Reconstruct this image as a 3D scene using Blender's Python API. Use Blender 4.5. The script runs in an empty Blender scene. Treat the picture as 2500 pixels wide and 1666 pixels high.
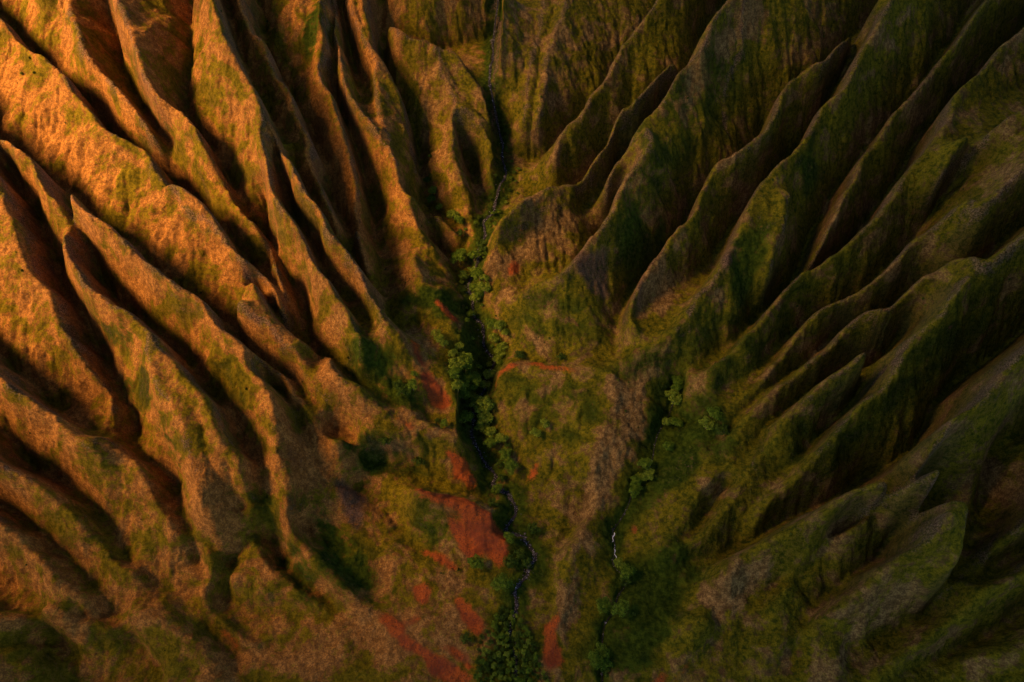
import bpy, math, random
import numpy as np

# ------------------------------------------------------------------ camera, sky, sun, exposure
C = bpy.data.collections.new('scene'); bpy.context.scene.collection.children.link(C)
SC = bpy.context.scene
CAM_H, PITCH, LENS = 540.0, 52.0, 24.0
IW, IH = 2353.0, 1568.0                      # the photograph's measuring frame
F = IW * LENS / 36.0
cd = bpy.data.cameras.new('camera'); cam = bpy.data.objects.new('camera', cd); C.objects.link(cam)
cd.lens = LENS; cd.sensor_width = 36; cd.clip_end = 20000; cd.clip_start = 1
cam.location = (0, 0, CAM_H); cam.rotation_euler = (math.radians(90 - PITCH), 0, 0)
SC.camera = cam
SUN_EL, SUN_AZ = 45.0, math.degrees(math.atan2(-0.99, -0.05))     # azimuth measured from +Y towards +X
w = bpy.data.worlds.new('World'); SC.world = w; w.use_nodes = True
nt = w.node_tree; bg = nt.nodes['Background']
sky = nt.nodes.new('ShaderNodeTexSky'); sky.sky_type = 'NISHITA'; sky.sun_disc = False
sky.sun_elevation = math.radians(SUN_EL); sky.sun_rotation = math.radians(SUN_AZ)
nt.links.new(sky.outputs[0], bg.inputs[0]); bg.inputs[1].default_value = 0.05
sl = bpy.data.lights.new('sun', 'SUN'); sun = bpy.data.objects.new('sun', sl); C.objects.link(sun)
sl.energy = 5.0; sl.angle = math.radians(19); sl.color = (1.0, 0.54, 0.21)
_e, _a = math.radians(SUN_EL), math.radians(SUN_AZ)
from mathutils import Vector
sdir = Vector((math.sin(_a) * math.cos(_e), math.cos(_a) * math.cos(_e), math.sin(_e)))
sun.rotation_euler = sdir.to_track_quat('Z', 'Y').to_euler(); sun.location = (-300, -200, 700)
SC.view_settings.view_transform = 'Standard'; SC.view_settings.look = 'None'
SC.view_settings.exposure = 1.85; SC.view_settings.gamma = 1.0; SC.view_settings.use_curve_mapping = False

# ------------------------------------------------------------------ measuring helpers
_p = math.radians(PITCH)
FW = np.array((0, math.cos(_p), -math.sin(_p))); UP = np.array((0, math.sin(_p), math.cos(_p)))
def ray(px, py):
    """direction of the sight line through a point measured on the photograph"""
    return FW + UP * ((IH / 2 - py) / F) + np.array((1.0, 0, 0)) * ((px - IW / 2) / F)
def at(px, py, h):
    d = ray(px, py); t = (h - CAM_H) / min(d[2], -0.12)
    return d[0] * t, d[1] * t, h
def smooth_line(pts, h0, h1, hm=None):
    """Catmull-Rom through the measured points, heights running from h0 to h1 -> world points"""
    P = np.array(pts, float); n = len(P); lo = lambda v: v if v is None or v < 120 else 120 + (v - 120) * .82
    h0, h1, hm = lo(h0), lo(h1), lo(hm)
    seg = np.r_[0, np.cumsum(np.hypot(*np.diff(P, axis=0).T))]; s = seg / seg[-1]
    if hm is None: H = h0 + (h1 - h0) * s
    else: H = np.interp(s, [0, .5, 1], [h0, hm, h1])
    Wd = np.array([at(p[0], p[1], hh) for p, hh in zip(P, H)])
    Q = np.vstack([2 * Wd[0] - Wd[1], Wd, 2 * Wd[-1] - Wd[-2]]); out = []
    for i in range(1, n):
        a, b, c, d = Q[i - 1], Q[i], Q[i + 1], Q[i + 2]
        for t in np.linspace(0, 1, 14, endpoint=False):
            out.append(.5 * (2 * b + (c - a) * t + (2 * a - 5 * b + 4 * c - d) * t * t + (3 * b - a - 3 * c + d) * t ** 3))
    out.append(Wd[-1]); out = np.array(out); px, py = pts[0]
    if (px < 0 or px > IW or py < 0) and abs(px - 1150) > 60:     # runs on beyond the picture
        v = out[0] - out[min(20, len(out) - 1)]; n = np.hypot(v[0], v[1]); v[:2] *= 330 / n; v[2] = np.clip(v[2] * 330 / n, -40, 60)
        out = np.vstack([[out[0] + v * t for t in (1, .75, .5, .25)], out])
    return out

# ------------------------------------------------------------------ the valley's crests and gullies
# (height at first point, height at last point, points read off the photograph)
CREST = [
 # west wall
 (272, 108, [(-140,-90),(-40,0),(32,61),(108,140),(140,169),(173,212),(205,248),(230,284),(256,310),(295,324),(339,346),(360,385),(407,450),(465,508),(504,551),(555,606),(590,653),(620,693),(659,740),(690,768),(713,783),(745,808),(765,850)]),
 (206, 132, [(360,378),(400,400),(443,432),(472,468),(500,519),(530,562),(576,592),(619,646),(648,704)]),
 (262, 196, [(130,-80),(155,0),(173,65),(212,144),(248,187),(288,234),(324,270),(352,312)]),
 (282, 126, [(240,-80),(266,0),(288,43),(310,108),(317,155),(346,205),(378,220),(400,241),(418,266),(447,295),(468,335),(493,367),(519,414),(555,472),(583,500),(605,540),(623,596),(638,646),(648,705)]),
 (292, 112, [(470,-80),(497,0),(516,47),(530,90),(562,144),(580,180),(594,216),(609,252),(630,299),(666,360),(684,396),(688,425),(709,450),(731,486),(749,526),(770,534),(800,560),(828,620),(850,665),(870,700),(881,752)]),
 (222, 108, [(600,240),(596,290),(612,335),(616,380),(622,430),(640,468),(668,490),(692,522),(709,562),(738,620),(777,668),(805,714),(825,772),(822,828)]),
 (272, 122, [(540,-80),(555,0),(566,43),(584,80),(605,87),(620,119),(641,169),(666,209),(681,241),(702,288),(720,331),(724,378),(742,432),(764,486),(776,522)]),
 (256, 112, [(752,-90),(745,0),(742,90),(733,150),(740,190),(767,230),(785,281),(803,335),(814,396),(822,450),(828,510)]),
 (128, 104, [(812,515),(820,556),(842,610),(872,645)]),
 (254, 92, [(765,-90),(762,0),(768,60),(777,122),(792,195),(828,248),(850,292),(875,324),(897,360),(908,389),(926,425),(932,465),(947,500),(955,533),(969,564),(990,585)]),
 (238, 138, [(790,-80),(796,10),(818,50),(839,94),(861,144),(865,202),(875,270),(890,313),(897,350)]),
 (246, 112, [(840,-90),(843,0),(857,72),(861,108),(872,126),(897,169),(915,205),(929,252),(940,306),(944,353),(955,389)]),
 # head of the valley
 (212, 68, [(895,30),(912,72),(937,86),(966,101),(991,108),(1007,140),(1015,165),(1034,205),(1045,235),(1041,290),(1043,345),(1052,396),(1070,450),(1077,504),(1085,560),(1082,596)]),
 (188, 134, [(991,108),(1048,122),(1070,155),(1092,187),(1113,234),(1126,275)]),
 (156, 100, [(1048,235),(1074,252),(1099,281),(1122,335),(1138,365),(1140,400)]),
 (256, 160, [(1135,-120),(1143,0),(1143,55),(1130,120),(1126,180),(1118,215)]),
 (276, 266, [(880,-150),(1000,-150),(1080,-150)]),
 (222, 134, [(1320,-60),(1293,43),(1268,76),(1264,144),(1250,216),(1236,275)]),
 (216, 132, [(1262,-60),(1246,36),(1232,108),(1221,180),(1203,275)]),
 # east wall
 (266, 122, [(1590,-95),(1509,4),(1473,50),(1437,94),(1419,126),(1391,173),(1365,216),(1347,249),(1333,270),(1300,305),(1275,370)]),
 (286, 128, [(1700,-60),(1640,20),(1600,76),(1545,122),(1502,173),(1473,209),(1437,245),(1416,259),(1408,288),(1383,331),(1365,367),(1344,410),(1330,425)]),
 (290, 150, [(1730,-90),(1660,10),(1630,60),(1600,115),(1563,155),(1535,198),(1517,238),(1495,267),(1459,303),(1445,331),(1430,353),(1395,405)]),
 (262, 150, [(1720,0),(1700,60),(1695,110),(1672,180),(1664,240),(1661,300)]),
 (192, 128, [(1488,290),(1488,340),(1470,367),(1452,396),(1422,425),(1416,461),(1398,514),(1372,540),(1340,575),(1305,615)]),
 (128, 66, [(1305,615),(1270,645),(1221,672),(1170,690),(1140,712),(1128,735)]),
 (280, 108, [(2080,-70),(1989,22),(1938,72),(1895,126),(1870,140),(1841,151),(1816,180),(1794,212),(1776,252),(1751,288),(1729,317),(1700,338),(1664,360),(1639,378),(1621,403),(1600,439),(1585,483),(1560,515),(1540,540),(1520,574),(1491,610),(1470,646),(1452,682),(1447,718),(1459,747)]),
 (286, 84, [(2090,-60),(2010,47),(1974,104),(1953,151),(1931,195),(1895,220),(1877,245),(1859,281),(1837,317),(1805,353),(1773,382),(1751,411),(1737,439),(1722,479),(1697,522),(1675,562),(1660,600),(1640,640),(1604,700),(1578,736),(1530,785),(1480,812),(1420,850)]),
 (178, 142, [(1819,432),(1805,504),(1794,545),(1772,610)]),
 (288, 148, [(2330,-80),(2255,11),(2223,58),(2201,86),(2172,115),(2154,144),(2133,169),(2097,209),(2057,249),(2046,274),(2025,303),(1996,342),(1978,371),(1960,414),(1938,457),(1920,497),(1899,533),(1870,575)]),
 (284, 86, [(2440,-20),(2353,58),(2306,101),(2266,133),(2230,176),(2201,202),(2176,252),(2169,295),(2133,331),(2100,367),(2075,403),(2046,447),(2025,472),(1989,508),(1938,552),(1895,585),(1852,614),(1812,650),(1787,678),(1762,696),(1740,732),(1715,765),(1686,790),(1657,822),(1640,850),(1640,900),(1660,930)]),
 (268, 226, [(2440,190),(2353,240),(2309,263),(2262,288),(2226,320),(2192,352)]),
 (258, 76, [(2440,320),(2353,390),(2316,425),(2284,461),(2251,488),(2225,488),(2208,470),(2172,490),(2151,509),(2111,531),(2068,574),(2039,603),(2010,628),(1971,657),(1924,682),(1888,707),(1852,743),(1823,783),(1794,812),(1769,848),(1744,880),(1708,909),(1682,934),(1668,967)]),
 (246, 74, [(2440,460),(2353,530),(2298,592),(2266,617),(2242,630),(2226,620),(2219,600),(2195,594),(2172,606),(2147,626),(2118,635),(2090,653),(2064,678),(2039,700),(2010,707),(1978,714),(1953,736),(1924,761),(1895,801),(1870,819),(1848,844),(1819,873),(1790,878),(1765,902),(1740,927),(1708,956),(1686,985),(1672,1010)]),
 (158, 76, [(2005,785),(1974,812),(1945,833),(1913,855),(1888,876),(1859,902),(1837,920),(1812,948),(1790,974),(1765,1006),(1736,1042),(1720,1070)]),
 (206, 64, [(2226,625),(2200,655),(2160,700),(2110,760),(2075,801),(2061,844),(2046,876),(2017,898),(1989,934),(1956,960),(1924,996),(1902,1017),(1880,1043),(1852,1068),(1819,1097),(1794,1125),(1765,1170),(1745,1210)]),
 (76, 46, [(1720,1070),(1660,1100),(1590,1165),(1530,1240)]),
 (216, 176, [(2440,720),(2353,800),(2316,837),(2280,869),(2236,905),(2212,963),(2190,1005)]),
 (176, 62, [(2190,1005),(2187,1030),(2150,1062),(2118,1082),(2097,1080),(2068,1082),(2032,1097),(1992,1115),(1956,1140),(1927,1161),(1895,1183),(1852,1197),(1812,1212),(1776,1233),(1744,1255),(1708,1269),(1686,1291),(1668,1330)]),
 (176, 104, [(2187,1030),(2190,1070),(2198,1122),(2232,1147),(2237,1176),(2226,1219),(2212,1269),(2183,1310)]),
 (140, 54, [(2150,1085),(2060,1115),(2018,1136),(2003,1176),(1963,1205),(1913,1233),(1873,1262),(1841,1287),(1812,1312),(1794,1348),(1773,1399)]),
 (156, 62, [(2205,1154),(2180,1190),(2147,1219),(2118,1230),(2090,1237),(2061,1273),(2025,1291),(2003,1320),(1971,1352),(1931,1377),(1899,1399),(1888,1421)]),
 (58, 40, [(1888,1421),(1909,1440),(1938,1470),(1942,1568),(1940,1660)]),
 (136, 106, [(2440,1120),(2353,1210),(2300,1270),(2240,1320)]),
 (120, 40, [(2440,1240),(2353,1310),(2298,1349),(2262,1370),(2219,1403),(2172,1428),(2118,1468),(2068,1507),(2028,1543),(1980,1600)]),
 (92, 40, [(2440,1440),(2353,1480),(2240,1520),(2150,1590)]),
 # foreground folds
 (88, 40, [(-60,1440),(60,1410),(150,1420),(260,1440),(340,1480),(400,1568),(420,1640)]), (70, 38, [(300,1400),(420,1440),(480,1490),(520,1568),(540,1640)]), (66, 30, [(560,1200),(620,1290),(680,1340),(740,1400),(800,1480)]),
 (62, 26, [(1640,1400),(1600,1450),(1560,1520),(1540,1600)]), (56, 26, [(1880,1440),(1800,1480),(1740,1540),(1700,1620)]), (60, 34, [(1600,1180),(1540,1250),(1490,1300)]), (72, 40, [(1700,1110),(1640,1190),(1580,1250),(1520,1300)]),
 # middle spurs
 (68, 84, [(1128,880),(1140,868),(1170,838),(1230,836),(1290,842),(1340,852),(1420,850)]),
 (84, 46, [(1420,850),(1410,900),(1395,960),(1370,1030),(1362,1100),(1352,1175)]),
 (80, 56, [(1420,850),(1470,900),(1500,960),(1500,1000)]),
 (54, 44, [(1349,1183),(1333,1237),(1308,1302)]),
 (44, 24, [(1311,1316),(1293,1363),(1279,1406),(1268,1457),(1264,1543),(1262,1640)]),
 (118, 53, [(765,850),(790,880),(825,902),(883,950),(933,965),(984,979),(1040,990)]),
 (114, 59, [(881,745),(905,762),(926,783),(955,830),(974,870),(990,905),(1027,938),(1045,962)]),
 (106, 61, [(945,590),(962,639),(998,682),(1041,736),(1066,772),(1085,820),(1092,850)]),
 (126, 83, [(940,442),(976,470),(1023,506),(1058,540)]),
 (98, 47, [(760,990),(850,1003),(930,1015),(1000,1030),(1050,1080),(1095,1110)]),
 (84, 37, [(944,1108),(984,1134),(1034,1140),(1077,1156),(1131,1183),(1158,1220),(1160,1275)]),
 (136, 129, [(1150,500),(1200,470),(1260,440),(1330,425)]),
 (98, 115, [(1115,600),(1160,560),(1230,510),(1300,480)]),
 # low western ridges
 (232, 92, [(-60,275),(0,306),(29,328),(65,353),(79,382),(104,414),(122,447),(144,479),(151,538),(173,621),(202,653),(227,671),(252,693),(285,700),(313,722),(339,750),(350,800),(357,870),(385,916),(400,952),(425,995),(436,1035),(448,1100),(460,1160),(500,1196)]),
 (152, 86, [(345,755),(378,805),(407,819),(432,855),(465,895),(490,927),(515,963),(540,1013),(555,1060),(556,1160),(510,1196)]),
 (212, 136, [(130,410),(162,443),(202,479),(245,490),(267,519),(288,560),(299,556),(324,588),(346,613),(357,610),(382,635),(411,657),(432,653),(454,668),(475,697),(504,729),(537,758),(562,787)]),
 (134, 62, [(562,787),(609,819),(652,851),(674,891),(702,923),(724,963),(738,1006),(749,1057),(770,1085)]),
 (134, 74, [(562,790),(573,826),(598,869),(620,905),(634,945),(630,988),(634,1042),(648,1086),(652,1165),(656,1226)]),
 (74, 46, [(656,1226),(684,1245),(720,1275),(756,1302),(803,1363),(828,1400)]),
 (150, 84, [(545,690),(570,702),(605,730),(645,776),(672,801),(684,837),(706,862),(730,887),(744,923),(738,958)]),
 (226, 112, [(-70,300),(-30,370),(0,420),(40,502),(65,563),(86,610),(104,646),(126,682),(148,732),(158,761),(184,801),(205,833),(223,869),(238,895),(245,934)]),
 (172, 112, [(-80,780),(-40,820),(0,856),(40,890),(83,920),(108,934),(144,974),(173,1006),(194,1028),(216,1038),(227,1012),(240,1003)]),
 (112, 62, [(240,1003),(262,1022),(281,1039),(313,1075),(342,1107),(371,1140),(393,1172),(414,1219),(432,1248),(450,1284),(461,1327),(461,1363)]),
 (150, 62, [(-90,990),(-30,1035),(0,1053),(32,1075),(58,1097),(94,1122),(122,1143),(155,1172),(184,1180),(212,1205),(234,1226),(259,1262),(281,1291),(306,1320),(335,1356)]),
 (124, 58, [(-90,1140),(-30,1190),(36,1219),(72,1255),(108,1302),(144,1345),(180,1381),(209,1417),(223,1471)]),
 (90, 50, [(-80,1400),(0,1460),(80,1540),(130,1620)]),
 (60, 46, [(330,1400),(390,1392),(443,1406),(500,1418),(545,1440),(590,1490)]),
 (62, 50, [(480,1262),(515,1330),(560,1345),(620,1350)]),
 (50, 22, [(764,1349),(825,1392),(872,1428),(908,1450),(969,1496),(1027,1536),(1077,1580)]),
 (62, 50, [(790,1090),(806,1160),(800,1220)]),
 (50, 36, [(800,1225),(830,1235),(868,1258),(908,1285)]),
 (34, 24, [(960,1270),(1010,1290),(1070,1322)]),
 (30, 18, [(1040,1368),(1080,1400),(1112,1450)]),
 (28, 16, [(985,1480),(1045,1510),(1092,1568)]),
 (58, 30, [(1758,1327),(1679,1363),(1645,1399),(1632,1489)]),
]
STREAM = [(1165,-80),(1162,0),(1150,70),(1140,130),(1134,180),(1128,230),(1134,280),(1155,330),(1160,380),(1150,420),(1135,470),(1117,500),(1113,530),(1105,570),(1096,600),(1085,640),(1079,680),(1088,720),(1103,750),(1115,790),(1130,830),(1120,870),(1107,900),(1092,925),(1083,950),(1088,1000),(1096,1035),(1120,1063),(1135,1095),(1137,1122),(1160,1138),(1180,1152),(1180,1190),(1170,1230),(1198,1245),(1215,1262),(1226,1300),(1218,1325),(1197,1350),(1186,1385),(1180,1430),(1178,1500),(1182,1568),(1186,1700)]
STREAM2 = [(1545,900),(1532,960),(1504,1025),(1482,1090),(1452,1130),(1424,1200),(1408,1238),(1414,1290),(1430,1330),(1424,1370),(1410,1400),(1390,1450),(1372,1568),(1366,1680)]
GULLY = [
 (150, 0, STREAM, 46),
 (56, 4, STREAM2),
 # west wall
 (242, 74, [(-110,-110),(20,30),(72,104),(125,148),(185,195),(222,250),(258,299),(310,318),(352,340),(400,388),(440,420),(480,455),(510,505),(545,552),(590,592),(632,645),(662,705),(700,745),(742,790),(800,838),(850,882),(915,928),(969,958),(1010,984),(1064,996)]),
 (226, 190, [(210,-80),(240,40),(270,120),(300,190),(335,240),(372,290)]),
 (246, 96, [(400,-80),(398,0),(398,60),(385,140),(386,208),(412,236),(450,280),(476,328),(505,388),(530,430),(560,468),(598,503),(625,560),(650,640),(680,690),(705,755)]),
 (186, 96, [(590,380),(584,440),(585,500),(610,560),(660,600),(678,640),(686,700),(705,755)]),
 (188, 80, [(604,270),(618,300),(632,345),(642,400),(662,445),(690,490),(714,545),(755,620),(788,670),(820,718),(838,765),(850,820)]),
 (262, 150, [(485,-90),(505,0),(532,75),(560,118),(590,170),(616,234),(640,295),(676,355),(694,395),(706,430),(730,465),(755,505)]),
 (252, 84, [(570,-90),(580,20),(592,60),(640,120),(660,175),(690,215),(712,270),(726,320),(742,380),(765,450),(792,518),(805,550),(818,600),(850,640),(880,680)]),
 (240, 84, [(756,-90),(754,0),(756,90),(752,150),(770,200),(798,260),(818,320),(835,390),(850,470),(870,560),(885,640),(885,700),(920,728),(960,726),(992,750),(1015,790),(1040,840),(1060,890),(1078,940)], 112),
 (250, 150, [(778,-80),(780,10),(800,60),(815,110),(840,170),(852,240),(872,290)]),
 (210, 62, [(860,-90),(866,40),(872,110),(908,168),(930,215),(949,280),(956,350),(968,400),(990,440),(1008,480),(1043,508),(1062,545),(1066,600),(1078,650)], 118),
 (90, 56, [(950,470),(985,530),(1030,590),(1064,640),(1076,670)]),
 (220, 128, [(880,10),(902,48),(935,72),(990,93),(1060,108),(1098,165),(1124,240)]),
 (116, 78, [(1052,290),(1068,330),(1090,400),(1110,470),(1114,500)]),
 # east side of the canyon
 (200, 92, [(1560,-95),(1480,0),(1420,90),(1385,140),(1340,210),(1310,260),(1270,300),(1225,330),(1165,372)]),
 (242, 120, [(1640,-50),(1600,40),(1540,100),(1500,150),(1455,205),(1415,240),(1390,285),(1360,340),(1300,400),(1220,430),(1150,460)]),
 (230, 140, [(1670,-40),(1630,40),(1580,110),(1530,180),(1500,220),(1470,260),(1430,290),(1410,340),(1380,390),(1345,430)]),
 (122, 84, [(1430,400),(1395,440),(1370,500),(1340,560),(1280,600),(1200,650),(1120,668)]),
 (232, 62, [(2020,-70),(1900,80),(1850,135),(1805,165),(1770,225),(1735,280),(1690,325),(1640,362),(1605,415),(1575,475),(1540,520),(1505,575),(1465,625),(1438,690),(1436,745),(1400,795),(1330,822),(1250,824),(1190,826),(1140,850)], 128),
 (246, 76, [(2060,-60),(1975,50),(1940,120),(1905,190),(1868,235),(1835,290),(1795,345),(1745,380),(1718,425),(1700,485),(1672,530),(1640,580),(1590,650),(1545,705),(1500,742),(1450,776)], 146),
 (250, 78, [(2290,-90),(2210,40),(2150,115),(2085,200),(2030,265),(1990,320),(1950,380),(1915,450),(1880,520),(1838,596),(1795,650),(1750,696),(1705,756),(1650,816),(1600,860),(1560,900)], 160, 48),
 (250, 150, [(2400,-50),(2300,70),(2225,160),(2165,230),(2130,300),(2080,370),(2020,450),(1960,515),(1900,560),(1850,600)]),
 (234, 56, [(2440,130),(2340,240),(2240,320),(2180,400),(2130,470),(2060,560),(2000,615),(1930,665),(1870,700),(1832,748),(1790,800),(1752,850),(1700,898),(1664,938),(1620,950),(1560,965)], 140, 50),
 (206, 54, [(2440,400),(2340,500),(2260,560),(2180,575),(2100,630),(2040,690),(1960,708),(1925,745),(1885,795),(1838,832),(1790,866),(1740,915),(1695,955),(1664,988),(1600,1010),(1530,1010)], 120, 48),
 (146, 66, [(2140,670),(2080,730),(2020,765),(1950,805),(1885,855),(1832,900),(1785,952),(1730,1025),(1700,1070)]),
 (120, 56, [(2050,820),(2005,868),(1950,926),(1890,985),(1845,1045),(1785,1105),(1730,1165),(1680,1210)]),
 (166, 18, [(2440,640),(2330,740),(2250,820),(2200,890),(2150,960),(2110,1020),(2060,1065),(1985,1100),(1905,1155),(1820,1192),(1745,1232),(1690,1258),(1600,1312),(1540,1370),(1450,1395),(1420,1402)], 62, 84),
 (84, 34, [(2120,1110),(2040,1150),(1980,1190),(1900,1250),(1850,1290),(1780,1340),(1720,1400),(1650,1520)], None, 40),
 (84, 26, [(2170,1140),(2100,1200),(2040,1255),(1980,1315),(1900,1370),(1860,1430),(1820,1500),(1780,1600)], None, 46),
 (120, 20, [(2440,900),(2330,960),(2280,1060),(2270,1160),(2260,1240),(2200,1330),(2120,1400),(2040,1470),(1975,1540),(1950,1620)], 62, 60),
 (90, 34, [(2440,1190),(2340,1275),(2280,1330),(2200,1390)]),
 (76, 20, [(2440,1350),(2340,1410),(2240,1460),(2140,1520),(2060,1600)]),
 # middle
 (40, 20, [(1356,1110),(1344,1183),(1298,1240),(1266,1264),(1240,1302)]),
 (46, 12, [(1365,1190),(1362,1273),(1358,1327),(1351,1399),(1344,1453),(1337,1543),(1330,1650)]),
 (60, 34, [(770,1000),(840,1060),(900,1058),(969,1090),(1030,1126),(1085,1130),(1125,1145),(1160,1142)]),
 (46, 20, [(820,1120),(900,1180),(935,1240),(1000,1280),(1090,1330),(1150,1372),(1182,1392)]),
 (50, 6, [(690,1220),(760,1260),(830,1330),(900,1380),(960,1430),(1050,1490),(1130,1545),(1170,1600)]),
 # foreground folds
 (50, 22, [(200,1420),(300,1460),(360,1520),(380,1640)]), (46, 20, [(420,1400),(500,1450),(560,1520),(590,1620)]), (44, 26, [(600,1240),(660,1310),(740,1370),(800,1440)]),
 (44, 14, [(1720,1420),(1680,1480),(1630,1560),(1600,1640)]), (44, 30, [(1660,1130),(1600,1210),(1530,1270)]),
 # low western gullies
 (186, 44, [(-60,240),(-20,330),(10,390),(40,470),(76,552),(100,606),(130,664),(172,732),(200,786),(220,822),(238,858),(256,900),(285,950),(320,1030),(375,1090),(414,1155),(436,1226),(455,1275),(480,1350),(500,1385)], 110),
 (196, 60, [(20,300),(60,340),(95,385),(130,440),(165,520),(195,580),(220,618),(262,658),(305,690),(348,730),(392,768),(416,805),(442,845),(472,882),(500,918),(530,968),(560,1013),(585,1070),(590,1140),(560,1215),(530,1260)], 128),
 (216, 84, [(-60,240),(0,278),(36,312),(80,340),(125,378),(158,412),(205,452),(240,470),(272,500),(302,540),(340,590),(385,618),(430,638),(468,660),(503,696),(538,742),(572,775),(618,812),(656,845),(684,880),(708,912),(735,955),(752,1000)], 148),
 (96, 60, [(600,850),(650,900),(680,950),(700,1010),(705,1080),(700,1160),(720,1230)]),
 (92, 70, [(600,700),(630,725),(665,768),(700,810),(730,845),(760,880)]),
 (126, 72, [(-80,740),(-40,778),(0,812),(29,844),(58,877),(86,905),(119,930),(158,968),(184,1000),(204,1020),(222,1000),(250,975),(278,960)]),
 (104, 44, [(-80,930),(0,1000),(45,1045),(95,1078),(148,1102),(195,1150),(238,1200),(263,1245),(292,1282),(318,1316),(356,1354),(420,1380),(480,1390)]),
 (98, 34, [(-90,1080),(-30,1135),(0,1161),(36,1194),(72,1226),(112,1262),(155,1298),(184,1323),(206,1352),(227,1385),(232,1440),(236,1520),(240,1640)]),
 (74, 34, [(-80,1280),(0,1340),(60,1385),(100,1440),(160,1530),(180,1640)]),
 (46, 8, [(500,1385),(526,1405),(562,1436),(598,1480),(620,1525),(650,1600)]),
 (48, 18, [(520,1290),(530,1350),(530,1395)]),
 (40, 14, [(500,1385),(600,1418),(700,1432),(780,1455),(830,1510),(860,1600)]),
]

# ------------------------------------------------------------------ height field
X0, X1, Y0, Y1, ST = -640.0, 640.0, -120.0, 1060.0, 1.8
NX, NY = int((X1 - X0) / ST) + 1, int((Y1 - Y0) / ST) + 1
rng = np.random.default_rng(7)
LAT = rng.random((512, 512))
def vnoise(x, y, sc, seed=0):
    x = x / sc + seed * 17.31; y = y / sc + seed * 9.17
    xi = np.floor(x).astype(int); yi = np.floor(y).astype(int); fx = x - xi; fy = y - yi
    fx = fx ** 3 * (fx * (fx * 6 - 15) + 10); fy = fy ** 3 * (fy * (fy * 6 - 15) + 10)
    g = lambda a, b: LAT[a & 511, b & 511]
    return (g(xi, yi) * (1 - fx) + g(xi + 1, yi) * fx) * (1 - fy) + (g(xi, yi + 1) * (1 - fx) + g(xi + 1, yi + 1) * fx) * fy
def fbm(x, y, sc, oct=5, seed=0, gain=.5):
    s = 0; a = 1; t = 0
    for k in range(oct):
        s = s + a * (vnoise(x * math.cos(k) + y * math.sin(k), y * math.cos(k) - x * math.sin(k), sc, seed + k) - .5); t += a; a *= gain; sc /= 2.03
    return s / t
def ridged(x, y, sc, oct=4, seed=0):
    s = 0; a = 1; t = 0
    for k in range(oct):
        s = s + a * (1 - 2 * np.abs(vnoise(x, y, sc, seed + k) - .5)); t += a; a *= .5; sc /= 2.1
    return s / t

def raster(lines):
    lines = [np.column_stack([L[:, 0] + 11 * fbm(L[:, 0], L[:, 1], 26, 3, 120), L[:, 1] + 11 * fbm(L[:, 0], L[:, 1], 26, 3, 130), L[:, 2]]) for L in lines]
    acc = np.zeros((NY, NX)); cnt = np.zeros((NY, NX))
    for L in lines:
        for a, b in zip(L[:-1], L[1:]):
            n = max(2, int(np.hypot(*(b - a)[:2]) / (ST * .5)) + 1)
            for t in np.linspace(0, 1, n):
                p = a + (b - a) * t
                i = int(round((p[1] - Y0) / ST)); j = int(round((p[0] - X0) / ST))
                if 0 <= i < NY and 0 <= j < NX: acc[i, j] += p[2]; cnt[i, j] += 1
    return acc, cnt
def solve(acc, cnt):
    levels = []; a, c = acc, cnt
    for _ in range(6):
        levels.append((a, c))
        ny, nx = (a.shape[0] + 1) // 2, (a.shape[1] + 1) // 2
        A = np.zeros((ny * 2, nx * 2)); B = A.copy(); A[:a.shape[0], :a.shape[1]] = a; B[:c.shape[0], :c.shape[1]] = c
        a = A.reshape(ny, 2, nx, 2).sum((1, 3)); c = B.reshape(ny, 2, nx, 2).sum((1, 3))
    h = None
    for lv in range(5, -1, -1):
        a, c = levels[lv]; m = c > 0; v = np.where(m, a / np.maximum(c, 1), 0)
        if h is None: h = np.full(a.shape, v[m].mean())
        else: h = np.repeat(np.repeat(h, 2, 0), 2, 1)[:a.shape[0], :a.shape[1]]
        h[m] = v[m]
        for it in range(400 if lv > 1 else 220):
            p = np.pad(h, 1, mode='edge')
            q = .25 * (p[:-2, 1:-1] + p[2:, 1:-1] + p[1:-1, :-2] + p[1:-1, 2:])
            h = np.where(m, v, q)
    return h
def blur(h, s):
    r = int(s * 3) + 1; k = np.exp(-.5 * (np.arange(-r, r + 1) / s) ** 2); k /= k.sum()
    p = np.pad(h, ((r, r), (0, 0)), mode='edge'); h = sum(k[i] * p[i:i + h.shape[0]] for i in range(2 * r + 1))
    p = np.pad(h, ((0, 0), (r, r)), mode='edge'); return sum(k[i] * p[:, i:i + h.shape[1]] for i in range(2 * r + 1))
gx, gy = np.meshgrid(X0 + ST * np.arange(NX), Y0 + ST * np.arange(NY))
cl = [smooth_line(l[2], l[0], l[1], l[3] if len(l) > 3 else None) for l in CREST]
gl = [smooth_line(l[2], l[0], l[1], l[3] if len(l) > 3 else None) for l in GULLY]
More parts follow.
